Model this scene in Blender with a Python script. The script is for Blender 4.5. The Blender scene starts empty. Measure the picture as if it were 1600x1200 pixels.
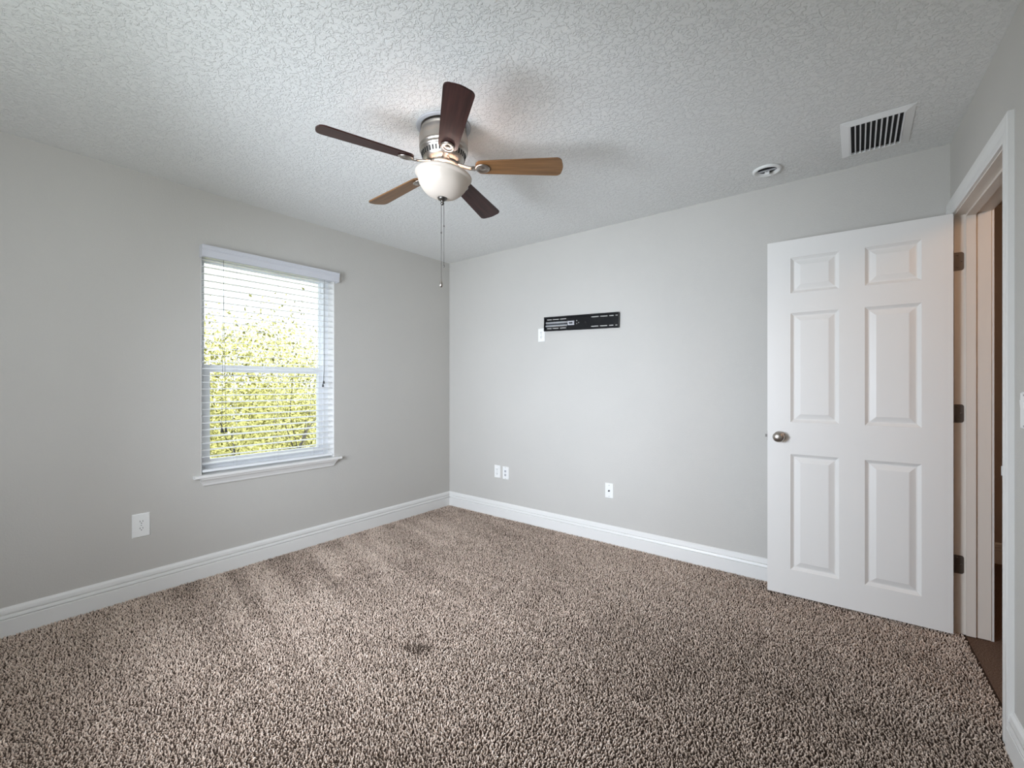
import bpy, bmesh, math, random
import numpy as np
from mathutils import Vector, Matrix

# ---------------------------------------------------------------- camera, sky, light
S = bpy.context.scene
COL = S.collection
R = math.radians
PI = math.pi

cam_data = bpy.data.cameras.new('camera')
cam_data.sensor_fit = 'HORIZONTAL'
cam_data.sensor_width = 36.0
cam_data.lens = 36.0 * 691.0 / 1600.0
cam_data.clip_start = 0.02
cam = bpy.data.objects.new('camera', cam_data)
COL.objects.link(cam)
cam.location = (0.0, 0.0, 1.223)
cam.rotation_euler = (R(90), 0, math.atan2(540, 691))
S.camera = cam

S.view_settings.view_transform = 'Standard'
S.view_settings.look = 'None'
S.view_settings.gamma = 1.0
S.view_settings.use_curve_mapping = False
S.view_settings.exposure = 0.0
try:
    S.cycles.use_denoising = True
    S.cycles.denoiser = 'OPENIMAGEDENOISE'
    S.cycles.max_bounces = 10
    S.cycles.diffuse_bounces = 7
    S.cycles.glossy_bounces = 4
    S.cycles.transparent_max_bounces = 16
    S.cycles.sample_clamp_indirect = 6.0
except Exception:
    pass

# bright overcast sky: the zenith is about three times the horizon
world = bpy.data.worlds.new('sky')
S.world = world
world.use_nodes = True
nt = world.node_tree
nt.nodes.clear()
tc = nt.nodes.new('ShaderNodeTexCoord')
sep = nt.nodes.new('ShaderNodeSeparateXYZ')
nt.links.new(tc.outputs['Generated'], sep.inputs[0])
ramp = nt.nodes.new('ShaderNodeValToRGB')
nt.links.new(sep.outputs['Z'], ramp.inputs[0])
e = ramp.color_ramp.elements
e[0].position = 0.0; e[0].color = (0.46, 0.48, 0.50, 1)
e[1].position = 1.0; e[1].color = (1.0, 1.05, 1.12, 1)
el = ramp.color_ramp.elements.new(0.35); el.color = (0.50, 0.535, 0.57, 1)
noi = nt.nodes.new('ShaderNodeTexNoise')
noi.inputs['Scale'].default_value = 3.0
noi.inputs['Detail'].default_value = 5.0
nt.links.new(tc.outputs['Generated'], noi.inputs['Vector'])
mr = nt.nodes.new('ShaderNodeMapRange')
mr.inputs['From Min'].default_value = 0.35; mr.inputs['From Max'].default_value = 0.65
mr.inputs['To Min'].default_value = 0.94; mr.inputs['To Max'].default_value = 1.08
nt.links.new(noi.outputs[0], mr.inputs['Value'])
mx = nt.nodes.new('ShaderNodeVectorMath'); mx.operation = 'SCALE'
nt.links.new(ramp.outputs[0], mx.inputs[0]); nt.links.new(mr.outputs[0], mx.inputs['Scale'])
bg = nt.nodes.new('ShaderNodeBackground')
bg.inputs['Strength'].default_value = 4.4
nt.links.new(mx.outputs[0], bg.inputs['Color'])
wo = nt.nodes.new('ShaderNodeOutputWorld')
nt.links.new(bg.outputs[0], wo.inputs[0])

sun_d = bpy.data.lights.new('sun', 'SUN')
sun_d.energy = 10.0; sun_d.angle = R(1.5); sun_d.color = (1.0, 0.95, 0.86)
sun = bpy.data.objects.new('sun', sun_d); COL.objects.link(sun)
sun.rotation_euler = Vector((-0.38, -0.25, -0.89)).to_track_quat('-Z', 'Y').to_euler()

# area lamps in the window behind the camera: its daylight and an added fill
def area(name, loc, d, sx, sy, power, color, spread):
    l = bpy.data.lights.new(name, 'AREA'); l.shape = 'RECTANGLE'
    l.size = sx; l.size_y = sy; l.energy = power; l.color = color
    o = bpy.data.objects.new(name, l); COL.objects.link(o)
    o.location = loc
    o.rotation_euler = Vector(d).to_track_quat('-Z', 'Y').to_euler()
    l.spread = R(spread)
    return o
area('window_daylight_fill', (-1.80, -0.46, 1.22), (0.05, 1.0, -0.08), 0.80, 1.0, 45.0, (0.80, 0.88, 1.0), 106)
area('window_daylight_fill', (-0.92, -0.46, 1.38), (-2.0, 1.6, 0.62), 0.80, 1.25, 15.0, (0.84, 0.91, 1.0), 132)  # added fill lamp, aimed at the window wall and ceiling

# ---------------------------------------------------------------- measures
XL = -3.25            # window wall
YB = 3.133            # wall with the bracket
H = 2.44
CR = Vector((0.37, 3.133, 0))       # corner of bracket wall and door wall
ANG = math.atan2(-0.9993, 0.0382)   # the door wall runs from that corner towards the camera
U = Vector((0.0382, -0.9993, 0)); N = Vector((-0.9993, -0.0382, 0))
YN = -0.45            # wall behind the camera

def W(s, d, z):       # a point by distance along the door wall, distance off it, height
    p = CR + U * s + N * d
    return (p.x, p.y, z)

# ---------------------------------------------------------------- materials
def new_mat(name, base, rough=0.6, metal=0.0, spec=0.5):
    m = bpy.data.materials.new(name); m.use_nodes = True
    b = m.node_tree.nodes['Principled BSDF']
    b.inputs['Base Color'].default_value = (*base, 1)
    b.inputs['Roughness'].default_value = rough
    b.inputs['Metallic'].default_value = metal
    b.inputs['Specular IOR Level'].default_value = spec
    return m, m.node_tree, b

def noise(t, scale, detail=2.0, vec=None, rough=0.5, dist=0.0):
    n = t.nodes.new('ShaderNodeTexNoise')
    n.inputs['Scale'].default_value = scale; n.inputs['Detail'].default_value = detail
    n.inputs['Roughness'].default_value = rough; n.inputs['Distortion'].default_value = dist
    if vec is not None: t.links.new(vec, n.inputs['Vector'])
    return n

def bump(t, b, height, strength, dist):
    n = t.nodes.new('ShaderNodeBump')
    n.inputs['Strength'].default_value = strength; n.inputs['Distance'].default_value = dist
    t.links.new(height, n.inputs['Height']); t.links.new(n.outputs[0], b.inputs['Normal'])
    return n

def objco(t):
    n = t.nodes.new('ShaderNodeTexCoord')
    return n.outputs['Object']

def color_noise(t, b, vec, scale, c0, c1, lo=0.35, hi=0.65, detail=3):
    n = noise(t, scale, detail, vec)
    r = t.nodes.new('ShaderNodeValToRGB')
    r.color_ramp.elements[0].position = lo; r.color_ramp.elements[0].color = (*c0, 1)
    r.color_ramp.elements[1].position = hi; r.color_ramp.elements[1].color = (*c1, 1)
    t.links.new(n.outputs[0], r.inputs[0]); t.links.new(r.outputs[0], b.inputs['Base Color'])
    return r

def wall_mat(name, c, sc=150, st=0.25):
    m, t, b = new_mat(name, c, 0.62, 0, 0.35)
    v = objco(t)
    color_noise(t, b, v, 1.3, tuple(x * 0.985 for x in c), tuple(min(1, x * 1.015) for x in c))
    n = noise(t, sc, 2.0, v)
    bump(t, b, n.outputs[0], st, 0.004)
    return m

M_WALL = wall_mat('greige_paint', (0.54, 0.522, 0.488))
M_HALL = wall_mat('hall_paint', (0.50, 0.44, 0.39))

def ceiling_mat():
    m, t, b = new_mat('knockdown_ceiling', (0.82, 0.82, 0.80), 0.75, 0, 0.2)
    v = objco(t)
    n1 = noise(t, 58, 4.0, v, 0.6, 0.5)
    r = t.nodes.new('ShaderNodeValToRGB')
    r.color_ramp.elements[0].position = 0.47; r.color_ramp.elements[1].position = 0.56
    t.links.new(n1.outputs[0], r.inputs[0])
    n2 = noise(t, 170, 2.0, v)
    mm = t.nodes.new('ShaderNodeMath'); mm.operation = 'MULTIPLY_ADD'
    mm.inputs[1].default_value = 0.35
    t.links.new(n2.outputs[0], mm.inputs[0]); t.links.new(r.outputs[0], mm.inputs[2])
    bump(t, b, mm.outputs[0], 0.75, 0.0028)
    return m
M_CEIL = ceiling_mat()

def trim_mat(name, c, rough=0.35):
    m, t, b = new_mat(name, c, rough, 0, 0.45)
    n = noise(t, 60, 3, objco(t)); bump(t, b, n.outputs[0], 0.04, 0.002)
    return m
M_TRIM = trim_mat('white_trim_paint', (0.78, 0.77, 0.745))
M_PLAST = trim_mat('white_plastic', (0.84, 0.84, 0.82), 0.3)
M_VINYL = trim_mat('white_vinyl', (0.86, 0.88, 0.91), 0.4)
M_SLAT = trim_mat('blind_white', (0.86, 0.87, 0.88), 0.35)
M_JAMB = trim_mat('jamb_warm_tint', (0.74, 0.68, 0.61), 0.4)  # warm hall light is tinted into the jamb's white
M_VENT = trim_mat('vent_enamel', (0.88, 0.88, 0.87), 0.4)
M_VALANCE = trim_mat('valance_white', (0.62, 0.625, 0.66), 0.4)
M_CORD, _, _ = new_mat('cord', (0.75, 0.75, 0.74), 0.8)
M_LIFT, _, _ = new_mat('lift_cord', (0.20, 0.20, 0.20), 0.8)

def door_mat():
    m, t, b = new_mat('door_paint', (0.80, 0.785, 0.755), 0.36, 0, 0.45)
    mp = t.nodes.new('ShaderNodeMapping'); mp.inputs['Scale'].default_value = (70, 70, 3)
    t.links.new(objco(t), mp.inputs[0])
    n = noise(t, 2.2, 4, mp.outputs[0], 0.6, 0.4)
    bump(t, b, n.outputs[0], 0.10, 0.0015)
    return m
M_DOOR = door_mat()

M_BLACKHOLE, _, _ = new_mat('recess_shade', (0.012, 0.012, 0.013), 0.8)  # near-black colour stands for the shade inside openings and slots
M_BLACKPL, _, _ = new_mat('black_plastic', (0.02, 0.02, 0.02), 0.4)
M_STEEL, _t, _b = new_mat('black_steel', (0.006, 0.0065, 0.008), 0.22, 0.0, 0.5)
M_RIB, _, _ = new_mat('rib_reflection_tint', (0.80, 0.83, 0.88), 0.30, 1.0)  # pale colour stands for the window's reflection on the black steel
M_SCREW, _, _ = new_mat('screw_steel', (0.45, 0.45, 0.45), 0.4, 0.9)
M_GRAYPL, _, _ = new_mat('gray_plastic', (0.45, 0.45, 0.47), 0.4)

def nickel():
    m, t, b = new_mat('brushed_nickel', (0.46, 0.42, 0.38), 0.3, 1.0)
    n = noise(t, 30, 3, objco(t))
    r = t.nodes.new('ShaderNodeMapRange'); r.inputs['To Min'].default_value = 0.27; r.inputs['To Max'].default_value = 0.33
    t.links.new(n.outputs[0], r.inputs[0]); t.links.new(r.outputs[0], b.inputs['Roughness'])
    return m
M_NICK = nickel()
M_PEWT, _, _ = new_mat('dark_pewter', (0.16, 0.15, 0.14), 0.35, 1.0)
M_HINGE, _, _ = new_mat('aged_hinge_steel', (0.17, 0.145, 0.125), 0.45, 0.8)

def wood(name, c0, c1, rough=0.3, spec=0.5):
    m, t, b = new_mat(name, c0, rough, 0, spec)
    mp = t.nodes.new('ShaderNodeMapping'); mp.inputs['Scale'].default_value = (2.5, 45, 45)
    t.links.new(objco(t), mp.inputs[0])
    color_noise(t, b, mp.outputs[0], 2.0, c0, c1, 0.3, 0.7, 5)
    return m
M_OAK = wood('oak_blade', (0.135, 0.062, 0.021), (0.25, 0.125, 0.048))
M_WALNUT = wood('walnut_blade', (0.020, 0.0070, 0.0060), (0.056, 0.019, 0.016), 0.42, 0.28)

def bowl_glass():
    m = bpy.data.materials.new('frosted_bowl_glass'); m.use_nodes = True
    t = m.node_tree; t.nodes.clear()
    d = t.nodes.new('ShaderNodeBsdfDiffuse'); d.inputs['Color'].default_value = (0.68, 0.605, 0.53, 1)
    tr = t.nodes.new('ShaderNodeBsdfTranslucent'); tr.inputs['Color'].default_value = (0.90, 0.80, 0.68, 1)
    g = t.nodes.new('ShaderNodeBsdfGlossy'); g.inputs['Roughness'].default_value = 0.25
    a = t.nodes.new('ShaderNodeMixShader'); a.inputs[0].default_value = 0.03
    c = t.nodes.new('ShaderNodeMixShader'); c.inputs[0].default_value = 0.05
    o = t.nodes.new('ShaderNodeOutputMaterial')
    t.links.new(d.outputs[0], a.inputs[1]); t.links.new(tr.outputs[0], a.inputs[2])
    t.links.new(a.outputs[0], c.inputs[1]); t.links.new(g.outputs[0], c.inputs[2])
    t.links.new(c.outputs[0], o.inputs[0])
    return m
M_BOWL = bowl_glass()

def pane_glass():
    m = bpy.data.materials.new('window_glass'); m.use_nodes = True
    t = m.node_tree; t.nodes.clear()
    tr = t.nodes.new('ShaderNodeBsdfTransparent'); tr.inputs['Color'].default_value = (0.95, 0.97, 0.96, 1)
    g = t.nodes.new('ShaderNodeBsdfGlossy'); g.inputs['Roughness'].default_value = 0.02
    f = t.nodes.new('ShaderNodeFresnel'); f.inputs['IOR'].default_value = 1.35
    a = t.nodes.new('ShaderNodeMixShader')
    o = t.nodes.new('ShaderNodeOutputMaterial')
    t.links.new(f.outputs[0], a.inputs[0]); t.links.new(tr.outputs[0], a.inputs[1]); t.links.new(g.outputs[0], a.inputs[2])
    t.links.new(a.outputs[0], o.inputs[0])
    return m
M_GLASS = pane_glass()

def leaf_mat(name, c0, c1):
    m = bpy.data.materials.new(name); m.use_nodes = True
    t = m.node_tree; t.nodes.clear()
    geo = t.nodes.new('ShaderNodeNewGeometry')
    r = t.nodes.new('ShaderNodeValToRGB')
    r.color_ramp.elements[0].color = (*c0, 1); r.color_ramp.elements[1].color = (*c1, 1)
    t.links.new(geo.outputs['Random Per Island'], r.inputs[0])
    d = t.nodes.new('ShaderNodeBsdfDiffuse'); tr = t.nodes.new('ShaderNodeBsdfTranslucent')
    t.links.new(r.outputs[0], d.inputs[0]); t.links.new(r.outputs[0], tr.inputs[0])
    a = t.nodes.new('ShaderNodeMixShader'); a.inputs[0].default_value = 0.45
    t.links.new(d.outputs[0], a.inputs[1]); t.links.new(tr.outputs[0], a.inputs[2])
    o = t.nodes.new('ShaderNodeOutputMaterial'); t.links.new(a.outputs[0], o.inputs[0])
    return m
M_LEAF = leaf_mat('young_leaves', (0.09, 0.09, 0.022), (0.80, 0.77, 0.34))
M_BARK, _, _ = new_mat('grey_bark', (0.045, 0.04, 0.035), 0.9)
M_GROUND, _, _ = new_mat('pale_ground', (0.42, 0.41, 0.38), 0.9)
M_DARK_GROUND, _, _ = new_mat('unseen_dark_ground', (0.05, 0.07, 0.025), 0.95)  # dark colour for the unseen ground behind the camera

def carpet_mats():
    # pile: one tone per tuft with shade-darkened roots, a slow drift, a small dark spot
    m, t, b = new_mat('carpet_pile', (0.3, 0.22, 0.17), 0.95, 0, 0.1)
    at = t.nodes.new('ShaderNodeAttribute'); at.attribute_name = 'tone'
    r = t.nodes.new('ShaderNodeValToRGB')
    r.color_ramp.elements[0].position = 0.0; r.color_ramp.elements[0].color = (0.075, 0.050, 0.037, 1)
    r.color_ramp.elements[1].position = 1.0; r.color_ramp.elements[1].color = (0.97, 0.87, 0.78, 1)
    k = r.color_ramp.elements.new(0.5); k.color = (0.76, 0.61, 0.50, 1)
    t.links.new(at.outputs['Fac'], r.inputs[0]); t.links.new(r.outputs[0], b.inputs['Base Color'])
    m2, t2, b2 = new_mat('carpet_backing', (0.06, 0.042, 0.032), 0.95, 0, 0.1)
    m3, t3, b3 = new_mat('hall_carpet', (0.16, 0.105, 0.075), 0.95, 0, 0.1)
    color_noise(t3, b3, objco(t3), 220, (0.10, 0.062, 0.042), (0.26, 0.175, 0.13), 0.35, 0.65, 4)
    n = noise(t3, 260, 3, objco(t3)); bump(t3, b3, n.outputs[0], 0.8, 0.006)
    return m, m2, m3
M_PILE, M_BACK, M_HCARP = carpet_mats()

# ---------------------------------------------------------------- mesh helpers
class MB:
    """collects shapes into one bmesh"""
    def __init__(self): self.b = bmesh.new(); self.mi = 0
    def face(self, vs, smooth=False):
        try:
            f = self.b.faces.new(vs); f.material_index = self.mi; f.smooth = smooth; return f
        except ValueError:
            return None
    def box(self, x0, x1, y0, y1, z0, z1, bev=0.0, seg=2, mat=None):
        vs = [self.b.verts.new((x, y, z)) for x in (x0, x1) for y in (y0, y1) for z in (z0, z1)]
        fs = [self.face([vs[i] for i in q]) for q in ((0,1,3,2),(4,6,7,5),(0,4,5,1),(2,3,7,6),(0,2,6,4),(1,5,7,3))]
        if bev > 0:
            es = list({ed for f in fs for ed in f.edges})
            r = bmesh.ops.bevel(self.b, geom=es, offset=bev, segments=seg, profile=0.5, affect='EDGES', clamp_overlap=True)
            for f in r['faces']: f.material_index = self.mi
            vs = list({v for f in r['faces'] for v in f.verts} | {v for v in vs if v.is_valid})
        if mat is not None: bmesh.ops.transform(self.b, matrix=mat, verts=[v for v in vs if v.is_valid])
        return vs
    def prism(self, pts, fn):
        """closed profile pts swept between the two ends fn(p, 0) and fn(p, 1)"""
        a = [self.b.verts.new(fn(p, 0)) for p in pts]; c = [self.b.verts.new(fn(p, 1)) for p in pts]
        n = len(pts)
        for i in range(n): self.face([a[i], a[(i+1) % n], c[(i+1) % n], c[i]])
        self.face(a[::-1]); self.face(c)
    def lathe(self, prof, seg=32, mat=None, smooth=True, cap=True):
        """(r, z) profile around the z axis"""
        rings = []
        for r, z in prof:
            if r < 1e-6:
                rings.append([self.b.verts.new((0, 0, z))])
            else:
                rings.append([self.b.verts.new((r*math.cos(2*PI*k/seg), r*math.sin(2*PI*k/seg), z)) for k in range(seg)])
        for A, B in zip(rings, rings[1:]):
            for k in range(seg):
                k2 = (k+1) % seg
                if len(A) == 1 and len(B) == 1: break
                if len(A) == 1: self.face([A[0], B[k], B[k2]], smooth)
                elif len(B) == 1: self.face([A[k], B[0], A[k2]], smooth)
                else: self.face([A[k], B[k], B[k2], A[k2]], smooth)
        if cap:
            for ring in (rings[0], rings[-1]):
                if len(ring) > 1: self.face(ring)
        if mat is not None: bmesh.ops.transform(self.b, matrix=mat, verts=[v for r in rings for v in r])
    def tube(self, path, rad, seg=8, smooth=True):
        P = [Vector(p) for p in path]; n = len(P)
        rad = rad if isinstance(rad, (list, tuple)) else [rad]*n
        rings = []; up = None
        for i, p in enumerate(P):
            d = (P[min(i+1, n-1)] - P[max(i-1, 0)]).normalized()
            if up is None:
                up = Vector((0, 0, 1)) if abs(d.z) < 0.9 else Vector((1, 0, 0))
            a = (up - d * up.dot(d)).normalized(); c = d.cross(a); up = a
            rings.append([self.b.verts.new(p + (a*math.cos(2*PI*k/seg) + c*math.sin(2*PI*k/seg))*rad[i]) for k in range(seg)])
        for A, B in zip(rings, rings[1:]):
            for k in range(seg): self.face([A[k], A[(k+1) % seg], B[(k+1) % seg], B[k]], smooth)
        self.face(rings[0][::-1]); self.face(rings[-1])
    def outline(self, pts, z0, z1, mat=None, smooth=False):
        a = [self.b.verts.new((x, y, z0)) for x, y in pts]; c = [self.b.verts.new((x, y, z1)) for x, y in pts]
        n = len(pts)
        for i in range(n): self.face([a[i], a[(i+1) % n], c[(i+1) % n], c[i]], smooth)
        self.face(a[::-1]); self.face(c)
        if mat is not None: bmesh.ops.transform(self.b, matrix=mat, verts=a + c)
    def plate(self, x0, x1, z0, z1, y0, y1, holes):
        """flat plate in x-z with through holes (hx0, hx1, hz0, hz1)"""
        xs = sorted({x0, x1, *[h[0] for h in holes], *[h[1] for h in holes]})
        zs = sorted({z0, z1, *[h[2] for h in holes], *[h[3] for h in holes]})
        for i in range(len(xs)-1):
            for j in range(len(zs)-1):
                cx, cz = (xs[i]+xs[i+1])/2, (zs[j]+zs[j+1])/2
                if any(h[0] < cx < h[1] and h[2] < cz < h[3] for h in holes): continue
                self.box(xs[i], xs[i+1], y0, y1, zs[j], zs[j+1])
    def build(self, name, mats, parent=None, mat=None, loc=None, rot=None):
        if mat is not None: self.b.transform(mat)
        bmesh.ops.recalc_face_normals(self.b, faces=self.b.faces[:])
        me = bpy.data.meshes.new(name); self.b.to_mesh(me); self.b.free()
        for m in (mats if isinstance(mats, (list, tuple)) else [mats]): me.materials.append(m)
        o = bpy.data.objects.new(name, me); COL.objects.link(o)
        if loc: o.location = loc
        if rot: o.rotation_euler = rot
        if parent: o.parent = parent
        return o

def tag(o, label=None, cat=None, group=None, kind=None):
    if label: o['label'] = label
    if cat: o['category'] = cat
    if group: o['group'] = group
    if kind: o['kind'] = kind
    return o

def thing(name, label, cat, loc=(0, 0, 0), rz=0.0, group=None, kind=None):
    o = bpy.data.objects.new(name, None); COL.objects.link(o)
    o.empty_display_size = 0.05
    o.location = loc; o.rotation_euler = (0, 0, rz)
    return tag(o, label, cat, group, kind)

def structure(o, label=None, cat=None):
    return tag(o, label, cat, None, 'structure')

# ---------------------------------------------------------------- room shell
OY0, OY1, OZ0, OZ1 = 0.985, 1.885, 0.645, 2.075      # window opening
mb = MB()
for a in ((YN-.15, OY0, 0, H), (OY1, YB+.12, 0, H), (OY0, OY1, 0, OZ0), (OY0, OY1, OZ1, H)):
    mb.box(XL-.20, XL, a[0], a[1], a[2], a[3])
structure(mb.build('wall_left', M_WALL), 'greige window wall on the left with the blind', 'wall')

mb = MB(); mb.box(XL, 0.40, YB, YB+.12, 0, H)
structure(mb.build('wall_back', M_WALL), 'greige wall carrying the black bracket and the plates', 'wall')

SJ, SN, ZH, TW = 0.085, 0.888, 2.047, 0.127     # hinge jamb, latch jamb, head, wall thickness
def wall_seg(mb, s0, s1, z0, z1, d0, d1):
    c = [W(s0, d0, 0), W(s1, d0, 0), W(s1, d1, 0), W(s0, d1, 0)]
    mb.prism([(p[0], p[1]) for p in c], lambda p, k: (p[0], p[1], (z0, z1)[k]))
mb = MB()
LEN = 3.70
wall_seg(mb, -.10, SJ-.018, 0, H, 0, -TW)
wall_seg(mb, SJ-.018, SN+.018, ZH+.018, H, 0, -TW)
wall_seg(mb, SN+.018, LEN, 0, H, 0, -TW)
structure(mb.build('wall_right', M_WALL), 'greige door wall on the right with the open doorway', 'wall')

# wall behind the camera with its own window opening
NX0, NX1, NZ0, NZ1 = -2.23, -0.49, 0.70, 2.06
mb = MB()
for a in ((XL, NX0, 0, H), (NX1, 0.66, 0, H), (NX0, NX1, 0, NZ0), (NX0, NX1, NZ1, H)):
    mb.box(a[0], a[1], YN-.15, YN, a[2], a[3])
structure(mb.build('wall_near', M_WALL))

mb = MB(); mb.box(XL-.20, 0.46, YN-.15, YB+.12, H, H+.12)
structure(mb.build('ceiling', M_CEIL), 'white ceiling with a knockdown texture', 'ceiling')
mb = MB()
c = [(XL-.2, YN-.15), (W(LEN, -.04, 0)[0], YN-.15), W(LEN-.1, -.04, 0)[:2], W(-.1, -.04, 0)[:2], (XL-.2, YB+.12)]
mb.prism(c, lambda p, k: (p[0], p[1], (-.10, 0.0)[k]))
structure(mb.build('floor', M_BACK), 'carpeted bedroom floor', 'floor')

# hallway behind the doorway
HX1, HY0, HY1 = 1.65, 0.9, 4.42
mb = MB()
c = [W(-.1, -.04, 0)[:2], (0.42, HY1+.1), (HX1+.1, HY1+.1), (HX1+.1, HY0-.1), W(2.3, -.04, 0)[:2]]
mb.prism(c, lambda p, k: (p[0], p[1], (-.10, 0.0)[k]))
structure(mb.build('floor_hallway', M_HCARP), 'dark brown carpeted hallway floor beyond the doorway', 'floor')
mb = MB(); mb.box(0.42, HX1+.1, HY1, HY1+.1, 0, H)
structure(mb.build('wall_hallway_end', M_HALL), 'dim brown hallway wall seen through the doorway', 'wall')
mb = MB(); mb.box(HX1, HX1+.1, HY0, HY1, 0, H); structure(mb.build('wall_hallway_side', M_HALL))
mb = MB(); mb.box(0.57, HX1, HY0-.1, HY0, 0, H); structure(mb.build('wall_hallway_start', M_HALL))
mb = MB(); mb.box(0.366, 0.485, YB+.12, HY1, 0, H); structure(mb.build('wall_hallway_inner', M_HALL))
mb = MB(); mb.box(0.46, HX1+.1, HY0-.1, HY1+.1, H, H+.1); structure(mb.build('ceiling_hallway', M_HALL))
hl = bpy.data.lights.new('hall_lamp', 'POINT'); hl.energy = 10.0; hl.shadow_soft_size = 0.12; hl.color = (1.0, 0.62, 0.38)
ho = bpy.data.objects.new('hall_lamp', hl); COL.objects.link(ho); ho.location = (1.05, 2.1, 2.25)

# baseboards
BP = [(0, 0), (.018, 0), (.018, .083), (.0165, .0855), (.0070, .0860), (.0070, .0925), (.0175, .0930), (.0140, .1060), (.0045, .1065), (.0045, .1135),
      (.0135, .1140), (.0110, .130), (.0050, .140), (0, .142)]
def baseboard(name, p0, p1, n, label=None):
    p0, p1, n = Vector(p0), Vector(p1), Vector(n)
    mb = MB()
    mb.prism(BP, lambda q, k: (*( (p0, p1)[k] + n*q[0] ), q[1]))
    return structure(mb.build(name, M_TRIM), label, 'baseboard' if label else None)
baseboard('baseboard_left', (XL, YN), (XL, YB), (1, 0), 'white grooved baseboard along the window wall')
baseboard('baseboard_back', (XL+.0, YB), (0.37, YB), (0, -1), 'white grooved baseboard along the bracket wall')
baseboard('baseboard_right', W(SN+.081, 0, 0)[:2], W(LEN-.15, 0, 0)[:2], N.xy, 'short white baseboard beside the near door casing')
baseboard('baseboard_hallway', (0.485, HY1), (HX1, HY1), (0, -1), 'white baseboard along the hallway wall beyond the doorway')

# ---------------------------------------------------------------- doorway trim
def sw(mb, prof, s_of, z0, z1):
    """vertical moulding: prof of (across, off-wall)"""
    mb.prism(prof, lambda p, k: W(s_of(p[0]), p[1], (z0, z1)[k]))
CW = 0.076
CASE = [(0, 0), (0, .010), (.006, .0125), (.020, .0125), (.028, .0105), (.052, .0165), (.070, .0175), (CW, .0155), (CW, 0)]
def casing(name, side, z1, label):
    """frame around the opening on the wall face; side=+1 room, -1 hall"""
    mb = MB()
    off = (lambda d: d) if side > 0 else (lambda d: -TW - d)
    f0 = lambda p, k: W(SJ - .005 - p[0], off(p[1]), (0.0, ZH + .005 + p[0])[k])
    f1 = lambda p, k: W(SN + .005 + p[0], off(p[1]), (0.0, ZH + .005 + p[0])[k])
    f2 = lambda p, k: W((SJ - .005 - p[0], SN + .005 + p[0])[k], off(p[1]), ZH + .005 + p[0])
    mb.prism(CASE, f0); mb.prism(CASE, f1); mb.prism(CASE, f2)
    return structure(mb.build(name, M_TRIM), label, 'trim')
casing('trim_1', 1, 0, 'white moulded casing around the doorway')
casing('trim_2', -1, 0, 'far casing of the doorway, edge seen at its bottom')
mb = MB()
jt = .018
wall_seg(mb, SJ-jt, SJ, 0.004, ZH+jt, 0, -TW)
wall_seg(mb, SN, SN+jt, 0.004, ZH+jt, 0, -TW)
wall_seg(mb, SJ, SN, ZH, ZH+jt, 0, -TW)
# stops
wall_seg(mb, SJ, SJ+.011, 0.006, ZH, -.040, -.074)
wall_seg(mb, SN-.011, SN, 0.006, ZH, -.040, -.074)
wall_seg(mb, SJ+.011, SN-.011, ZH-.011, ZH, -.040, -.074)
jamb = structure(mb.build('trim_3', M_JAMB), 'white door jamb lining the doorway, warm hall light in its colour', 'trim')
mb = MB()   # strike plate with a curled lip on the latch-side jamb
wall_seg(mb, SN-.0015, SN, .895, .952, -.006, -.034)
lip = [(SN-.0015, -.006), (SN+.0005, -.002), (SN-.0005, .006), (SN+.004, .014), (SN+.0055, .014), (SN+.0015, .005), (SN+.002, -.003), (SN, -.006)]
mb.prism(lip, lambda p, k: W(p[0], p[1], (.907, .940)[k]))
mb.build('strike_plate', M_PLAST, jamb)

# ---------------------------------------------------------------- the open door
DW, DH, DT = 0.781, 2.027, 0.035
P0 = Vector((0.364, 2.990, 0)); P1 = Vector((-0.415, 2.965, 0))     # hinge and latch corners of the visible face
dv = (P1 - P0).normalized()
drz = math.atan2(dv.y, dv.x)
# local: x from hinge to latch, y = +away... (rotate so that -y local is towards the back wall)
door = thing('door_1', 'open white six panel door standing against the back wall', 'door', (P0.x, P0.y, 0.0175), drz)
structure(door)
mb = MB()
px = [(.115, .338), (.447, .668)]
px = [(DW - b, DW - a) for a, b in px]          # measured from the latch side in the photo
pz = [(1.723, 1.925), (.988, 1.610), (.148, .806)]
rects = [(a, b, c_, d_) for a, b in px for c_, d_ in pz]
xs = sorted({0, DW, *[v for r in rects for v in r[:2]]}); zs = sorted({0, DH, *[v for r in rects for v in r[2:]]})
for sgn, y in ((1, 0.0), (-1, -DT)):
    for i in range(len(xs)-1):
        for j in range(len(zs)-1):
            cx, cz = (xs[i]+xs[i+1])/2, (zs[j]+zs[j+1])/2
            if any(r[0] < cx < r[1] and r[2] < cz < r[3] for r in rects): continue
            mb.face([mb.b.verts.new(p) for p in ((xs[i], y, zs[j]), (xs[i+1], y, zs[j]), (xs[i+1], y, zs[j+1]), (xs[i], y, zs[j+1]))])
    for (a, b, c_, d_) in rects:
        prev = None
        for ins, dep in ((0, 0), (.003, .003), (.015, .0125), (.020, .0125), (.046, .002), (.048, .0018)):
            yy = y - sgn*dep
            ring = [mb.b.verts.new(p) for p in ((a+ins, yy, c_+ins), (b-ins, yy, c_+ins), (b-ins, yy, d_-ins), (a+ins, yy, d_-ins))]
            if prev:
                for k in range(4): mb.face([prev[k], prev[(k+1) % 4], ring[(k+1) % 4], ring[k]])
            prev = ring
        mb.face(prev)
for q in (((0,0,0),(DW,0,0),(DW,-DT,0),(0,-DT,0)), ((0,0,DH),(DW,0,DH),(DW,-DT,DH),(0,-DT,DH)),
          ((0,0,0),(0,0,DH),(0,-DT,DH),(0,-DT,0)), ((DW,0,0),(DW,0,DH),(DW,-DT,DH),(DW,-DT,0))):
    mb.face([mb.b.verts.new(p) for p in q])
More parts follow.
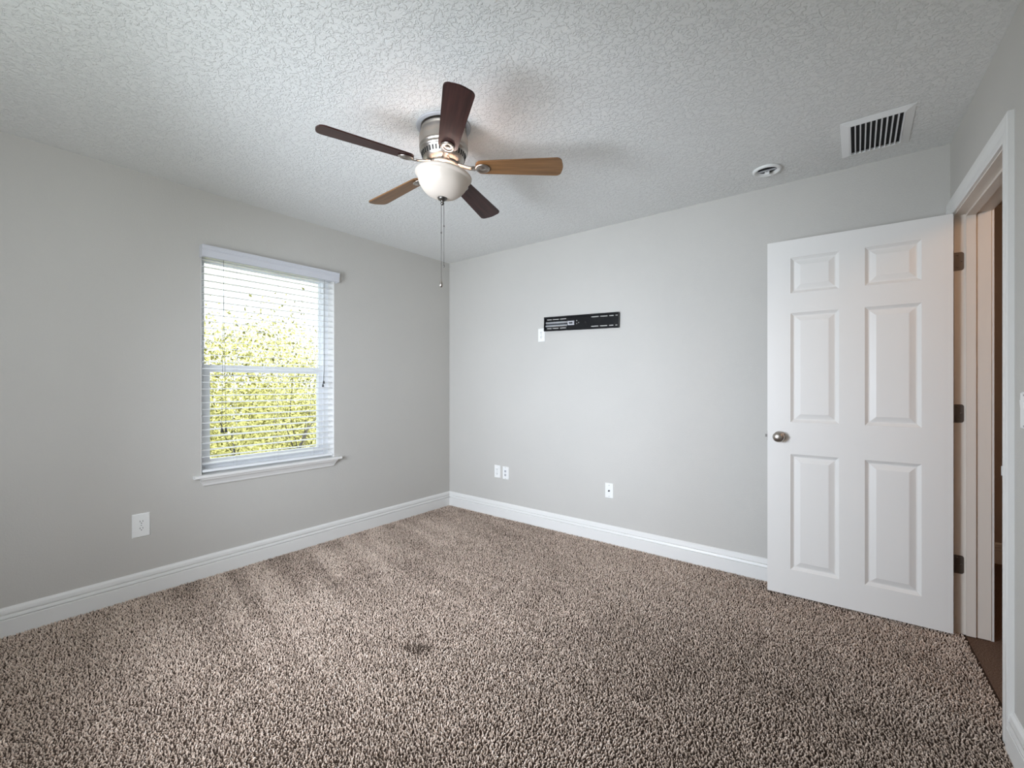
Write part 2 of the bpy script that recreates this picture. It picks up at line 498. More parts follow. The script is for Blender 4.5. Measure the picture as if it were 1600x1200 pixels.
bmesh.ops.remove_doubles(mb.b, verts=mb.b.verts[:], dist=1e-5)
slab = mb.build('door_slab', M_DOOR, door)
KX, KZ = DW - .060, .903
mb = MB()
KP = [(0, .064), (.010, .0635), (.020, .0605), (.0275, .054), (.0300, .046), (.0285, .037), (.022, .030), (.0135, .026), (.0115, .020), (.0120, .010), (.026, .007), (.030, .003), (.030, 0)]
mb.lathe(KP, 40, Matrix.Translation((KX, 0, KZ)) @ Matrix.Rotation(-PI/2, 4, 'X'))
mb.lathe(KP, 40, Matrix.Translation((KX, -DT, KZ)) @ Matrix.Rotation(PI/2, 4, 'X'))
tag(mb.build('door_knob', M_NICK, door), 'satin nickel egg shaped knob')
mb = MB()
mb.box(DW, DW+.0015, -DT/2-.0125, -DT/2+.0125, KZ-.028, KZ+.028)
mb.prism([(0, -.008), (0, .008), (.011, .008), (.011, .004)], lambda p, k: (DW+.0015+p[0], -DT/2+p[1], KZ + (-.008, .008)[k]))
mb.build('latch', M_PEWT, door)
for z in (1.822, 1.079, .342):
    z -= .0175
    mb = MB()
    # leaf on the jamb, with rounded corners, plus the knuckle; jamb face is just past the door's hinge edge
    inv = Matrix.Translation((P0.x, P0.y, .0175)) @ Matrix.Rotation(drz, 4, 'Z')
    inv = inv.inverted()
    def jp(d, zz, up): return inv @ Vector(W(SJ + up, d, zz + .0175))
    pts = [(.003, -.0445)]
    for cx, cz, a0 in ((-.024, -.0345, -90), (-.024, .0345, 0)):
        for k in range(6):
            a = R(a0 + 90*k/5); pts.append((cx - .010*math.cos(a), cz + .010*math.sin(a)))
    pts.append((.003, .0445))
    mb.prism(pts, lambda p, k: jp(p[0], z + p[1], (.0, .0022)[k]))
    for q in ((-.012, -.030), (-.025, 0), (-.012, .030)):
        c_ = jp(q[0], z + q[1], .0022)
        mb.lathe([(.0042, 0), (.0035, .0012), (0, .0012)], 12, Matrix.Translation(c_) @ (inv.to_3x3().to_4x4() @ Vector((U.x, U.y, 0)).to_track_quat('Z', 'Y').to_matrix().to_4x4()))
    kc = jp(.006, z, .006)
    mb.lathe([(0, -.047), (.004, -.046), (.0058, -.0445), (.0058, .0445), (.004, .046), (0, .047)], 14, Matrix.Translation(kc))
    # leaf on the door's edge
    mb.box(-.0018, .0, -DT+.002, -.006, z-.0445, z+.0445)
    mb.prism([(-.0018, -DT+.002), (0, -DT+.002), (kc.x+.004, kc.y+.002), (kc.x+.002, kc.y-.001)], lambda p, k: (p[0], p[1], z + (-.0445, .0445)[k]))
    tag(mb.build('hinge', M_HINGE, door), 'dark metal hinge leaf')

# ---------------------------------------------------------------- window
FX = XL - .085       # room face of the vinyl frame
win = structure(thing('window_1', 'single hung white window behind the blind', 'window', (XL, (OY0+OY1)/2, OZ0)))
wx, wy, wz = XL, (OY0+OY1)/2, OZ0
hw = (OY1-OY0)/2; hh = OZ1-OZ0
def frame_ring(mb, y0, y1, z0, z1, w, x0, x1, wb=None, wt=None):
    wb = w if wb is None else wb; wt = w if wt is None else wt
    mb.box(x0, x1, y0, y0+w, z0, z1, .002); mb.box(x0, x1, y1-w, y1, z0, z1, .002)
    mb.box(x0, x1, y0+w, y1-w, z0, z0+wb, .002); mb.box(x0, x1, y0+w, y1-w, z1-wt, z1, .002)
mb = MB(); frame_ring(mb, -hw, hw, 0.0, hh, .045, -.165, -.085)
mb.box(-.085, -.078, hw-.050, hw-.042, .03, hh-.03)
mb.build('window_frame', M_VINYL, win)
mb = MB(); frame_ring(mb, -hw+.045, hw-.045, .045, .705, .036, -.130, -.095, .04, .048)
mb.box(-.095, -.088, -.04, .04, .693, .703, .002)
sash = mb.build('sash', M_VINYL, win)
mb = MB(); mb.box(-.115, -.111, -hw+.078, hw-.078, .083, .66); mb.build('pane', M_GLASS, sash)
mb = MB(); frame_ring(mb, -hw+.04, hw-.04, .662, hh-.042, .012, -.160, -.132, .04, .012)
sash2 = mb.build('sash', M_VINYL, win)
mb = MB(); mb.box(-.148, -.144, -hw+.05, hw-.05, .70, hh-.05); mb.build('pane', M_GLASS, sash2)
mb = MB()   # drywall returns painted white
mb.box(-.168, -.001, hw-.004, hw-.0005, .005, hh); mb.box(-.168, -.001, -hw+.0005, -hw+.004, .005, hh); mb.box(-.168, -.001, -hw, hw, hh-.004, hh-.0005)
mb.build('window_return', M_TRIM, win)
mb = MB()   # stool with horns, and a cove apron below
SP = [(-.165, .006), (-.165, -.012), (.036, -.012), (.042, -.008), (.042, .0), (.038, .006)]
mb.prism([(-.165, -.014), (-.0005, -.014), (-.0005, .006), (-.165, .006)], lambda p, k: (p[0], (-hw+.002, hw-.002)[k], p[1]))
mb.prism([(0.0, -.014), (.036, -.014), (.043, -.010), (.043, .001), (.038, .006), (0.0, .006)], lambda p, k: (p[0], (-hw-.042, hw+.042)[k], p[1]))
AP = [(0, -.014), (.034, -.014), (.032, -.022), (.022, -.034), (.014, -.050), (.012, -.060), (.008, -.066), (0, -.066)]
mb.prism(AP, lambda p, k: (p[0], (-hw-.012 + (.034-p[0])*.0 - .0 + (-p[1]-.014)*.45, hw+.012 - (-p[1]-.014)*.45)[k], p[1]))
mb.build('window_sill', M_TRIM, win)

# second window, in the wall behind the camera
win2 = structure(thing('window_2', None, None, ((NX0+NX1)/2, YN-.10, NZ0)))
mb = MB()
q = (NX1-NX0)/2
for a in ((-q, -q+.05, 0, NZ1-NZ0), (q-.05, q, 0, NZ1-NZ0), (-q+.05, q-.05, 0, .05), (-q+.05, q-.05, NZ1-NZ0-.05, NZ1-NZ0)):
    mb.box(a[0], a[1], -.03, .03, a[2], a[3])
mb.build('window_frame', M_VINYL, win2)

# ---------------------------------------------------------------- horizontal blind
blind = thing('window_blind', 'white two inch slat blind hanging in the window', 'blind', (XL, wy, OZ0))
mb = MB()
VT = OZ1 + .016 - OZ0; VB = VT - .074
VP = [(.040, VB), (.048, VB+.004), (.0485, VB+.030), (.050, VB+.042), (.0545, VB+.047), (.0545, VB+.052), (.051, VB+.054), (.0525, VB+.060), (.0525, VB+.066), (.056, VB+.070), (.056, VT), (.046, VT), (.040, VT-.006)]
mb.prism(VP, lambda p, k: (p[0], (-hw-.008, hw+.014)[k], p[1]))
mb.box(.001, .040, hw+.006, hw+.014, VB, VT); mb.box(.001, .040, -hw-.008, -hw, VB, VT)
mb.build('valance', M_VALANCE, blind)
mb = MB(); mb.box(-.055, -.003, -hw+.008, hw-.008, hh-.045, hh-.006, .002); mb.build('head_rail', M_SLAT, blind)
SC = -.030
z = hh - .062; pitch = .0432; zs_ = []
while z > .060:
    zs_.append(z); z -= pitch
rng = random.Random(3)
mb = MB()
for i, z in enumerate(zs_):
    tilt = R(-5)
    sag = 0
    if i >= len(zs_) - 4: tilt = R(rng.uniform(-5, 3)); sag = rng.uniform(-.006, .004)
    pts = []
    n = 6
    for k in range(n+1):
        x = -.0255 + .051*k/n; pts.append((x, .0022*(1-(x/.0255)**2) + .0014))
    for k in range(n, -1, -1):
        x = -.0255 + .051*k/n; pts.append((x, .0022*(1-(x/.0255)**2) - .0014))
    ct, st = math.cos(tilt), math.sin(tilt)
    mb.prism(pts, lambda p, k: (SC + p[0]*ct - p[1]*st, (-hw+.011, hw-.011)[k], z + sag*k + p[0]*st + p[1]*ct))
mb.build('slat_panel', M_SLAT, blind)
mb = MB(); mb.box(SC-.027, SC+.027, -hw+.011, hw-.011, .018, .034, .004)
mb.build('bottom_rail', M_SLAT, blind)
for y in (-.245, 0.02, .285):
    mb = MB()
    for x in (SC-.0275, SC+.0275): mb.tube([(x, y, hh-.05), (x, y, .034)], .0008, 5)
    for dz in zs_: mb.tube([(SC-.0275, y+.004, dz-.003), (SC+.0275, y+.004, dz-.003)], .0005, 4)
    mb.build('ladder_cord', M_CORD, blind)
for y, L, name in ((-hw+.115, .285, 'lift_cord'), (-hw+.138, .285, 'lift_cord')):
    mb = MB(); mb.tube([(SC+.034, -hw+.125, hh-.03), (SC+.034, -hw+.125, hh-.25), (SC+.035, y, .38), (SC+.035, y, L)], .0011, 6)
    c_ = mb.build(name, M_LIFT, blind)
    mb = MB(); mb.lathe([(.003, .030), (.0045, .026), (.0085, .006), (.0085, .001), (.006, 0)], 14, Matrix.Translation((SC+.035, y, L-.022)))
    tag(mb.build('tassel', M_BLACKPL, c_), 'small black cord tassel')
for y, z1, nm in ((hw-.092, .60, 'tilt_cord'), (hw-.098, .575, 'tilt_cord')):
    mb = MB(); mb.tube([(SC+.034, hw-.085, hh-.03), (SC+.034, hw-.085, .72), (SC+.036, y, z1)], .0012, 6)
    c_ = mb.build(nm, M_LIFT, blind)
    mb = MB(); mb.lathe([(.003, .024), (.0045, .020), (.0075, .004), (.0065, 0)], 12, Matrix.Translation((SC+.036, y, z1-.020)))
    tag(mb.build('tassel', M_BLACKPL, c_), 'small black cord tassel')

# ---------------------------------------------------------------- wall plates
def plate_local(mb, w, h, t=.0065):
    v = [(-w/2, -h/2), (w/2, -h/2), (w/2, h/2), (-w/2, h/2)]
    prev = None
    for ins, y in ((0, 0), (0, -.002), (.004, -t)):
        ring = [mb.b.verts.new((x - math.copysign(ins, x), y, z - math.copysign(ins, z))) for x, z in v]
        if prev:
            for k in range(4): mb.face([prev[k], prev[(k+1) % 4], ring[(k+1) % 4], ring[k]])
        prev = ring
    mb.face(prev)
def disc(mb, x, z, r, y0, y1, seg=16, sx=1.0, clip=None):
    pts = [(x + r*sx*math.cos(2*PI*k/seg), z + r*math.sin(2*PI*k/seg)) for k in range(seg)]
    if clip: pts = [(px_, max(z-clip, min(z+clip, pz_))) for px_, pz_ in pts]
    mb.prism(pts, lambda p, k: (p[0], (y0, y1)[k], p[1]))
def screw(parent, x, z, y=-.0066):
    mb = MB(); disc(mb, x, z, .0032, y+.001, y-.0008, 12); mb.build('screw', M_SCREW, parent)
def outlet(label, loc, rz, w=.070, h=.115, face=M_PLAST, name='wall_outlet'):
    t = thing(name, label, 'outlet', loc, rz)
    mb = MB(); plate_local(mb, w, h); mb.build('cover_plate', M_PLAST, t)
    for dz in (.0195, -.0195):
        mb = MB(); disc(mb, 0, dz, .0172, -.005, -.0088, 28, 1.0, .0142)
        f = mb.build('receptacle', face, t)
        mb = MB()
        for sx, hh_ in ((-.0062, .0045), (.0062, .0038)):
            mb.box(sx-.0012, sx+.0012, -.0092, -.0080, dz+.004-hh_, dz+.004+hh_)
        disc(mb, 0, dz-.0068, .0026, -.0092, -.0080, 12)
        mb.build('socket_slot', M_BLACKHOLE, f)
    screw(t, 0, 0)
    return t
RZL = PI/2      # local -y faces +x (window wall)
outlet('white double outlet on an oversized plate under the window, left of the sill', (XL, .691, .411), RZL, .082, .134)
outlet('left of the pair of small white plates low by the corner, a double outlet', (-2.617, YB, .416), 0)
outlet('small white outlet plate touching the lower left end of the black bracket', (-2.126, YB, 1.640), 0)
t = thing('data_plate', 'right of the pair of small white plates low by the corner, with jack openings', 'wall plate', (-2.519, YB, .414))
mb = MB(); plate_local(mb, .070, .115); mb.build('cover_plate', M_PLAST, t)
mb = MB(); mb.box(-.017, .017, -.0085, -.005, -.034, .034, .001); ins = mb.build('insert', M_PLAST, t)
for dz in (.017, -.017):
    mb = MB(); mb.plate(-.010, .010, dz-.010, dz+.010, -.0105, -.0084, [(-.0065, .0065, dz-.006, dz+.006)])
    mb.box(-.0065, .0065, -.0088, -.0084, dz-.006, dz+.006)
    mb.build('jack', M_GRAYPL, t)
screw(t, 0, .048); screw(t, 0, -.048)
t = thing('cable_plate', 'white plate with one round black cable jack low on the back wall, standing alone', 'wall plate', (-1.500, YB, .405))
mb = MB(); plate_local(mb, .070, .115); mb.build('cover_plate', M_PLAST, t)
mb = MB()
disc(mb, 0, 0, .0070, -.005, -.0085, 6); disc(mb, 0, 0, .0050, -.0085, -.0150, 16)
tag(mb.build('cable_jack', M_BLACKPL, t), 'dark round jack')
screw(t, 0, .042); screw(t, 0, -.042)
p = W(YB - 2.052, 0, 1.140)
t = thing('light_switch', 'white switch plate at the right edge of the picture, beside the door casing', 'light switch', p, math.atan2(U.y, U.x) + PI)
t.rotation_euler = (0, 0, math.atan2(N.y, N.x) + PI/2)
mb = MB(); plate_local(mb, .070, .115); mb.build('cover_plate', M_PLAST, t)
mb = MB(); mb.prism([(-.0165, -.033, 0), (.0165, -.033, 0), (.0165, .033, 1), (-.0165, .033, 1)], lambda p, k: (p[0], (-.004, -.0075 - .004*p[2])[k], p[1]))
mb.build('rocker', M_PLAST, t)
screw(t, 0, .048); screw(t, 0, -.048)

# ---------------------------------------------------------------- black wall bracket
BX, BZ, BL, BH = -1.751, 1.716, .674, .118
br = thing('wall_bracket', 'black steel television wall bracket with slotted rail', 'bracket', (BX, YB, BZ))
br.rotation_euler = (0, R(1.7), 0)
holes = []
for r0 in (.0335, -.0405):
    for x0, x1 in ((-.318, -.268), (-.262, -.198), (-.190, -.128), (.098, .165), (.175, .240), (.252, .290), (.302, .322)):
        holes.append((x0, x1, r0, r0+.0075))
mb = MB(); mb.plate(-BL/2, BL/2, -BH/2+.004, BH/2-.004, -.011, -.0085, holes)
mb.box(-BL/2, BL/2, -.0245, -.0085, BH/2-.006, BH/2-.0025); mb.box(-BL/2, BL/2, -.0265, -.0235, BH/2-.010, BH/2)
mb.box(-BL/2, BL/2, -.0185, -.0085, -BH/2+.0025, -BH/2+.006); mb.box(-BL/2, BL/2, -.0200, -.0172, -BH/2, -BH/2+.010)
for x in (-BL/2, BL/2-.0025): mb.box(x, x+.0025, -.0235, -.0005, -BH/2+.004, BH/2-.004)
mb.build('rail', M_STEEL, br)
for zc in (.011, -.017):
    mb = MB()
    pts = [(-.0085, zc-.010), (-.013, zc-.010)] + [(-.013-.0065*math.sin(PI*k/8), zc-.010+.020*k/8) for k in range(9)] + [(-.0085, zc+.010)]
    mb.prism(pts, lambda p, k: ((-.322, -.115)[k], p[0], p[1]))
    tag(mb.build('stiffening_rib', M_RIB, br), 'raised rib, window reflection in its pale colour')
mb = MB(); mb.box(-.113, -.050, -.0150, -.0108, -.018, .018, .006); mb.box(-.108, -.055, -.0160, -.0148, -.013, .013, .003)
lvl = tag(mb.build('level_holder', M_GRAYPL, br), 'grey oval level holder')
mb = MB(); mb.lathe([(0, -.016), (.006, -.014), (.006, .014), (0, .016)], 12, Matrix.Translation((-.080, -.019, 0)) @ Matrix.Rotation(PI/2, 4, 'Y'))
mb.build('level_vial', M_BLACKPL, lvl)
for x, z in ((-.028, .016), (-.028, -.008), (-.010, .0), (.05, 0.0), (.30, -.022)):
    mb = MB(); mb.lathe([(.0055, 0), (.0055, .003), (.002, .005), (0, .005)], 6, Matrix.Translation((x, -.0108, z)) @ Matrix.Rotation(PI/2, 4, 'X'))
    mb.build('bolt', M_SCREW if x < 0.04 else M_BLACKPL, br)

# ---------------------------------------------------------------- ceiling vent and alarm ring
vc = (0.068, 2.776)
vent = thing('ceiling_vent', 'white metal air vent with dark slots in the ceiling near the door', 'air vent', (*vc, H))
mb = MB()
vw, vl, ow, ol = .1335, .197, .097, .160
prev = None
for (w_, l_, z_) in ((vw, vl, -.0005), (vw, vl, -.003), (ow+.006, ol+.006, -.011), (ow, ol, -.011), (ow, ol, -.0005)):
    ring = [mb.b.verts.new((sx*w_, sy*l_, z_)) for sx, sy in ((-1,-1),(1,-1),(1,1),(-1,1))]
    if prev:
        for k in range(4): mb.face([prev[k], prev[(k+1) % 4], ring[(k+1) % 4], ring[k]])
    prev = ring
mb.build('vent_frame', M_VENT, vent)
mb = MB()
nl = 10
for k in range(nl+1):
    x = -ow + 2*ow*k/nl
    a = R(-20)
    mb.box(-.0008, .0008, -ol, ol, -.0085, .0045, mat=Matrix.Translation((x, 0, -.0055)) @ Matrix.Rotation(a, 4, 'Y'))
mb.build('louver', M_VENT, vent)
mb = MB(); mb.box(-ow, ow, -ol, ol, -.0009, -.0004); mb.build('duct_shade_sheet', M_BLACKHOLE, vent)  # flat dark sheet painted as the shade inside the duct

sd = thing('smoke_alarm_base', 'round white alarm mounting ring with an open centre on the ceiling', 'smoke alarm', (-.405, 2.868, H))
mb = MB()
mb.lathe([(.047, -.0005), (.071, -.0005), (.073, -.004), (.071, -.011), (.066, -.0145), (.060, -.0145), (.056, -.010), (.050, -.008), (.047, -.004), (.047, -.0005)], 48, cap=False)
mb.build('mounting_ring', M_PLAST, sd)
mb = MB(); mb.lathe([(0, -.0012), (.049, -.0012), (.049, -.0004), (0, -.0004)], 32); mb.build('box_shade_disc', M_BLACKHOLE, sd)  # dark disc painted as the shade inside the box
mb = MB(); mb.box(-.048, .048, -.009, .009, -.0075, -.0050); mb.box(-.010, .010, .009, .046, -.0075, -.0050); mb.build('cross_bracket', M_GRAYPL, sd)
mb = MB()
mb.box(-.012, .012, -.006, .006, -.030, -.016, .002)
mb.tube([(-.004, 0, -.016), (-.010, .006, -.008), (-.016, .012, -.003)], .0018, 6); mb.tube([(.004, 0, -.016), (.010, .006, -.008), (.016, .014, -.003)], .0018, 6)
mb.build('wire_plug', M_PLAST, sd)

# ---------------------------------------------------------------- ceiling fan
FC = (-1.545, 1.452)
fan = thing('ceiling_fan', 'five blade hugger ceiling fan with glass bowl light and pull chains', 'ceiling fan', (*FC, H))
mb = MB()
hp = [(0, -.0005), (.103, -.0005), (.1035, -.014), (.106, -.016), (.106, -.024), (.103, -.027), (.104, -.034), (.112, -.046), (.1155, -.062), (.1145, -.078), (.110, -.090),
      (.111, -.094), (.1145, -.097), (.1145, -.104), (.110, -.107), (.110, -.112), (.1125, -.115), (.1125, -.121), (.107, -.125), (.104, -.129), (.100, -.150), (.090, -.166), (.074, -.176), (.060, -.180), (0, -.180)]
mb.lathe(hp, 64)
mb.build('motor_housing', M_NICK, fan)
mb = MB()
for k in range(40):
    a = 2*PI*k/40
    mt = Matrix.Rotation(a, 4, 'Z') @ Matrix.Translation((.1005, 0, -.1435)) @ Matrix.Rotation(R(14), 4, 'Y')
    mb.box(-.003, .0022, -.0030, .0030, -.0105, .0105, mat=mt)
tag(mb.build('vent_slots', M_BLACKHOLE, fan), 'dark vent slots ringing the motor')
mb = MB()
mb.lathe([(.108, -.0005), (.128, -.0005), (.128, -.005), (.122, -.0075), (.108, -.0075)], 48, cap=False)
mb.build('ceiling_canopy', M_GRAYPL, fan)
mb = MB()
mb.lathe([(0, -.178), (.070, -.178), (.074, -.183), (.070, -.190), (.058, -.194), (.050, -.197), (.046, -.200), (.046, -.222), (.050, -.226), (.056, -.230), (.056, -.236), (.030, -.240), (0, -.240)], 48)
mb.build('switch_housing', M_NICK, fan)
# light bowl
mb = MB()
outer = [(.1290, .0), (.1325, -.003), (.1330, -.009), (.1290, -.0145), (.1225, -.0175), (.1205, -.021), (.1180, -.034), (.110, -.054), (.096, -.074), (.076, -.092), (.051, -.104), (.026, -.1095), (.006, -.110)]
inner = [(r_-.004 if r_ > .01 else r_, z_+.004) for r_, z_ in outer[::-1]]
mb.lathe(outer + inner, 64, cap=False)
mb.build('glass_bowl', M_BOWL, fan, loc=(0, 0, -.2265), rot=(Matrix.Rotation(R(6), 3, Vector((-.616, .788, 0)))).to_euler())
mb = MB()
mb.lathe([(0, -.238), (.0045, -.238), (.0045, -.332), (0, -.332)], 10)
mb.lathe([(0, -.334), (.022, -.334), (.0235, -.338), (.020, -.344), (.011, -.350), (.0065, -.354), (.0085, -.360), (.0085, -.364), (.005, -.369), (0, -.370)], 28, Matrix.Translation((-.005, -.004, 0)))
mb.build('finial', M_PEWT, fan)
bulb = bpy.data.lights.new('fan_bulb', 'POINT'); bulb.energy = 1.15; bulb.shadow_soft_size = .028; bulb.color = (1.0, 0.79, 0.72)
for bx_, by_ in ((.04, -.04), (-.04, .04)):
    bo = bpy.data.objects.new('fan_bulb', bulb); COL.objects.link(bo); bo.location = (FC[0]+bx_, FC[1]+by_, H-.262)

BR, BI = .5626, .150
def blade_outline():
    pts = []
    w0, w1 = .043, .0585
    # root: rounded
    for k in range(9):
        a = R(180 + 90 - 180*k/8) if False else R(-90 - 180*k/8)
    for k in range(9):
        a = R(90 + 180*k/8); pts.append((BI + .032 + .032*math.cos(a), w0*math.sin(a)))
    r = .026
    for cx, cy, a0 in ((BR-r-.006, -w1+r, -90), (BR-r-.006, w1-r, 0)):
        for k in range(7):
            a = R(a0 + 90*k/6); pts.append((cx + r*math.cos(a), cy + r*math.sin(a)))
        if a0 == -90:
            for yy in (-.018, 0, .018): pts.append((BR - .006*(yy/.03)**2, yy))
    return pts
ZBL = -.190
DROOP = (.009, .015, -.010, -.024, -.020)
B0 = -109.4
for k in range(5):
    wood_m = M_OAK if k in (2, 4) else M_WALNUT
    mb = MB(); mb.outline(blade_outline(), -.003, .003)
    o = mb.build('blade', wood_m, fan, loc=(0, 0, ZBL + .15*DROOP[k]), rot=(R(-12), -math.asin(DROOP[k]/.45), R(B0 + 72*k)))
    o['label'] = 'light oak blade' if k in (2, 4) else 'dark walnut blade'
    # curved iron with a round medallion under the blade root
    mb = MB()
    path = [(.062, 0, .006), (.085, 0, .006), (.105, 0, .000), (.125, 0, -.006), (.150, 0, -.0075)]
    wid = [.022, .015, .011, .011, .014]
    prev = None
    for (x, y, z), w_ in zip(path, wid):
        ring = [mb.b.verts.new(q_) for q_ in ((x, -w_, z-.003), (x, w_, z-.003), (x, w_, z+.003), (x, -w_, z+.003))]
        if prev:
            for j in range(4): mb.face([prev[j], prev[(j+1) % 4], ring[(j+1) % 4], ring[j]], True)
        else: mb.face(ring[::-1])
        prev = ring
    mb.face(prev)
    mb.lathe([(0, -.0035), (.027, -.0035), (.030, -.006), (.030, -.009), (.026, -.012), (.021, -.0115), (.019, -.0085), (.012, -.0085), (.009, -.0115), (0, -.012)], 32, Matrix.Translation((.185, 0, 0)) @ Matrix.Diagonal((1.15, 1, 1, 1)))
    mb.build('blade_iron', M_NICK, o)
for dx, dy, L, fob in ((-.011, -.006, .718, True), (.001, .000, .655, False)):
    mb = MB()
    z = -.372
    mb.tube([(dx, dy, -.366), (dx, dy, -L)], .0007, 5)
    while z > -L:
        mb.lathe([(0, .0019), (.0016, .0009), (.0016, -.0009), (0, -.0019)], 6, Matrix.Translation((dx, dy, z))); z -= .0046
    zc = -.50 if fob else -.47
    mb.lathe([(0, .005), (.003, .003), (.003, -.003), (0, -.005)], 10, Matrix.Translation((dx, dy, zc)))
    ch = mb.build('pull_chain', M_PEWT, fan)
    mb = MB()
    if fob: mb.lathe([(0, .022), (.0025, .020), (.004, .012), (.0075, -.002), (.0085, -.012), (.006, -.019), (0, -.021)], 16, Matrix.Translation((dx, dy, -L-.020)))
    else: mb.lathe([(0, .006), (.0035, .004), (.0035, -.004), (0, -.006)], 10, Matrix.Translation((dx, dy, -L-.004)))
    mb.build('chain_fob', M_NICK if fob else M_PEWT, ch)

# ---------------------------------------------------------------- carpet pile
def fast_mesh(name, V, F, mat, smooth=False, attr=None):
    me = bpy.data.meshes.new(name)
    n, k = F.shape
    me.vertices.add(len(V)); me.vertices.foreach_set('co', V.astype(np.float32).ravel())
    me.loops.add(n*k); me.loops.foreach_set('vertex_index', F.astype(np.int32).ravel())
    me.polygons.add(n)
    me.polygons.foreach_set('loop_start', (np.arange(n)*k).astype(np.int32))
    me.polygons.foreach_set('loop_total', np.full(n, k, np.int32))
    me.polygons.foreach_set('use_smooth', np.full(n, smooth, bool))
    me.update(calc_edges=True)
    if attr is not None:
        a = me.attributes.new('tone', 'FLOAT', 'POINT'); a.data.foreach_set('value', attr.astype(np.float32))
    me.materials.append(mat)
    o = bpy.data.objects.new(name, me); COL.objects.link(o)
    return o

def value_noise(x, y, cell, seed):
    r = np.random.default_rng(seed); g = r.random((128, 128))
    u, v = x/cell + 40.3, y/cell + 40.7
    i, j = np.floor(u).astype(int), np.floor(v).astype(int)
    f, h = u-i, v-j; f = f*f*(3-2*f); h = h*h*(3-2*h)
    g_ = lambda a, b: g[a % 128, b % 128]
    return (g_(i, j)*(1-f)+g_(i+1, j)*f)*(1-h) + (g_(i, j+1)*(1-f)+g_(i+1, j+1)*f)*h

def carpet():
    r = np.random.default_rng(11)
    sp = .0076
    xs_, ys_ = np.meshgrid(np.arange(XL+.016, .50, sp), np.arange(YN+.02, YB-.016, sp))
    x, y = xs_.ravel(), ys_.ravel()
    x = x + r.uniform(-.5, .5, x.size)*sp; y = y + r.uniform(-.5, .5, x.size)*sp
    s = (x-CR.x)*U.x + (y-CR.y)*U.y; d = (x-CR.x)*N.x + (y-CR.y)*N.y
    base_edge = np.where((s > SJ+.0) & (s < SN), -.030, .016)
    fwd = -math.sin(math.atan2(540, 691))*x + math.cos(math.atan2(540, 691))*y
    keep = (d > base_edge) & (x > XL+.016) & (y < YB-.014) & (fwd > .55)
    x, y, s, d = x[keep], y[keep], s[keep], d[keep]
    n = x.size
    # nap: lean follows vacuum strokes near the window wall, wanders elsewhere
    big = value_noise(x, y, .9, 1); mid = value_noise(x, y, .28, 2); fine = value_noise(x, y, .05, 4)
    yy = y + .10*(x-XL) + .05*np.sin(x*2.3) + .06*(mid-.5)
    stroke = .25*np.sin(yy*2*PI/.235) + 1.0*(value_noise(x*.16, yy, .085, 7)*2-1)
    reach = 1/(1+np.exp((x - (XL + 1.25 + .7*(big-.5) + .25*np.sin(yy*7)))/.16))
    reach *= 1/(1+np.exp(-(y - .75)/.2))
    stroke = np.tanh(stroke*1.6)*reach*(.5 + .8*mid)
    ang = r.uniform(0, 2*PI, n)
    lean = r.uniform(.2, 1.0, n)*.0055
    lx = np.cos(ang)*lean + .0018*(mid-.5)*2; ly = np.sin(ang)*lean
    lx += -.0030*stroke
    h = r.uniform(.006, .0105, n)
    rad = r.uniform(.0026, .0040, n)
    tone = .585 + .17*r.normal(size=n) + .10*(fine-.5) + .10*(big-.5) + .10*(mid-.5)*(1-reach) + .095*stroke  # stroke term paints the light and dark sheen of the nap
    # slightly darker band between the middle of the room and the door
    path = np.exp(-(((x+.9)*.55 + (y-2.0)*.9)/.33)**2)
    tone -= .055*path
    # dark spot on the carpet under the fan
    st = np.exp(-(((x+1.588)/.075)**2 + ((y-1.34)/.05)**2)*(0.4+1.6*fine))
    tone -= .42*st
    tone = np.clip(tone, .02, .98)
    a0 = r.uniform(0, 2*PI, n)
    V = np.zeros((n, 6, 3)); T = np.zeros((n, 6))
    for k in range(3):
        a = a0 + 2*PI*k/3; b = a + .9
        V[:, k, 0] = x + rad*np.cos(a); V[:, k, 1] = y + rad*np.sin(a); V[:, k, 2] = 0
        V[:, k+3, 0] = x + lx + .62*rad*np.cos(b); V[:, k+3, 1] = y + ly + .62*rad*np.sin(b); V[:, k+3, 2] = h
        T[:, k] = tone - .55; T[:, k+3] = tone + .03  # roots darkened to paint the shade between tufts
    base = (np.arange(n)*6)[:, None]
    tri = np.array([[0,1,4],[0,4,3],[1,2,5],[1,5,4],[2,0,3],[2,3,5],[3,4,5]])
    F = (base[:, None, :] + tri[None]).reshape(-1, 3)
    o = fast_mesh('carpet_pile', V.reshape(-1, 3), F, M_PILE, False, np.clip(T, 0, 1).ravel())
    tag(o, 'speckled brown cut pile carpet covering the bedroom floor', 'carpet', None, 'stuff')
carpet()

# ---------------------------------------------------------------- outdoors
mb = MB(); mb.box(-40, XL-.2, -2.0, 40, -3.2, -3.0)
structure(mb.build('ground', M_GROUND))
mb = MB(); mb.box(-40, 30, -40, -2.0, -3.2, -3.0)  # unseen dark ground, added to cut light bouncing in through the rear window
structure(mb.build('ground_unseen_dark', M_DARK_GROUND))

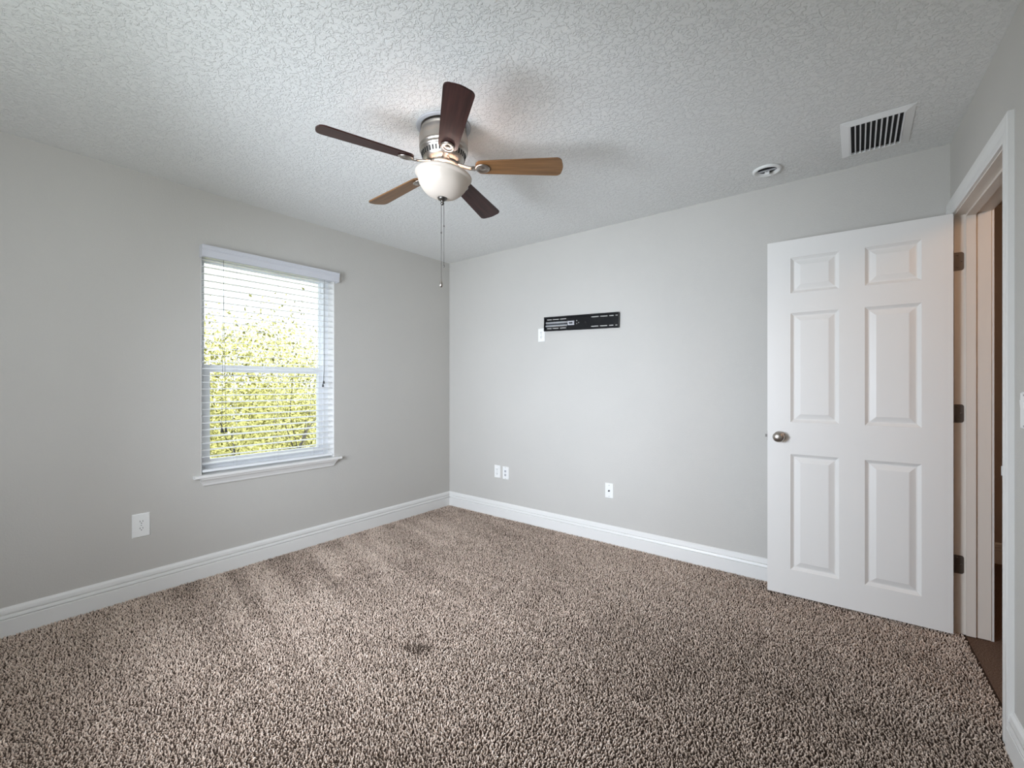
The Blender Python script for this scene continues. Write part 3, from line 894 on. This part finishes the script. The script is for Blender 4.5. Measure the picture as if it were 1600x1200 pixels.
def tree(name, label, base, top, crown, n_leaf, seed, size=(.05, .085), sparse=None):
    r = random.Random(seed); nr = np.random.default_rng(seed)
    t = thing(name, label, 'tree', base)
    b = Vector(base); mb = MB(); tips = []
    def grow(p, d, L, rad, lev):
        pts = [p]; rads = [rad]
        for k in range(4):
            d = (d + Vector((r.uniform(-.22, .22), r.uniform(-.22, .22), r.uniform(-.05, .16)))).normalized()
            p = p + d*L/4; pts.append(p); rads.append(rad*(1-.13*(k+1)))
        mb.tube(pts, rads, 6 if lev < 2 else 4)
        if lev >= 4: tips.extend(pts[2:]); return
        if lev >= 2: tips.extend(pts[3:])
        for _ in range(3):
            a = Vector((r.uniform(-1, 1), r.uniform(-1, 1), r.uniform(-.25, .8)))
            grow(pts[r.randint(2, 4)], (d*.55 + a*.75).normalized(), L*r.uniform(.6, .8), rads[-1]*.66, lev+1)
    grow(Vector((0, 0, 0)), Vector((0, 0, 1)), top*.42, .085, 0)
    mb.build('trunk', M_BARK, t)
    c, rr = crown
    tp = np.array([list(v) for v in tips])
    P = tp[nr.integers(0, len(tp), n_leaf)] + nr.normal(size=(n_leaf, 3))*np.array([.20, .20, .16])
    # fill of the crown
    m = int(n_leaf*.74)
    q = nr.normal(size=(m, 3)); q /= np.linalg.norm(q, axis=1)[:, None]
    q *= (nr.random(m)**.45)[:, None]
    P[:m] = np.array(c) - np.array(base) + q*np.array(rr)
    n = len(P)
    sz = nr.uniform(size[0], size[1], n)
    a = nr.normal(size=(n, 3)); a /= np.linalg.norm(a, axis=1)[:, None]
    c_ = nr.normal(size=(n, 3)); bb = np.cross(a, c_); bb /= np.linalg.norm(bb, axis=1)[:, None]
    nn = np.cross(a, bb)
    V = np.zeros((n, 6, 3))
    for i, (u, w, z) in enumerate(((-.5, 0, 0), (-.1, .26, .06), (.5, 0, -.05), (-.1, -.26, .06), (-.1, 0, 0), (.2, 0, .0))):
        V[:, i] = P + a*(u*sz)[:, None] + bb*(w*sz)[:, None] + nn*(z*sz)[:, None]
    f = np.array([[0, 4, 1], [4, 5, 1], [5, 2, 1], [0, 3, 4], [4, 3, 5], [5, 3, 2]])
    F = ((np.arange(n)*6)[:, None, None] + f[None]).reshape(-1, 3)
    o = fast_mesh('foliage', V.reshape(-1, 3), F, M_LEAF)
    o.parent = t
    return t
tree('leafy_tree', 'yellow green tree filling the left of the window view', (-7.0, 2.35, -3.0), 5.3, ((-7.0, 2.0, .35), (1.2, 1.12, 1.75)), 26000, 5, (.035, .065))
tree('leafy_tree', 'yellow green tree with bare twigs in the right of the window view', (-11.0, 6.0, -3.0), 5.4, ((-11.0, 5.6, -.35), (1.3, 1.85, 1.35)), 24000, 9, (.05, .09))
tree('leafy_shrub', 'broad dense shrub far behind the two trees outside the window', (-17.0, 7.6, -3.0), 3.4, ((-17.0, 7.6, -.75), (1.4, 4.6, 2.0)), 22000, 14, (.10, .17))
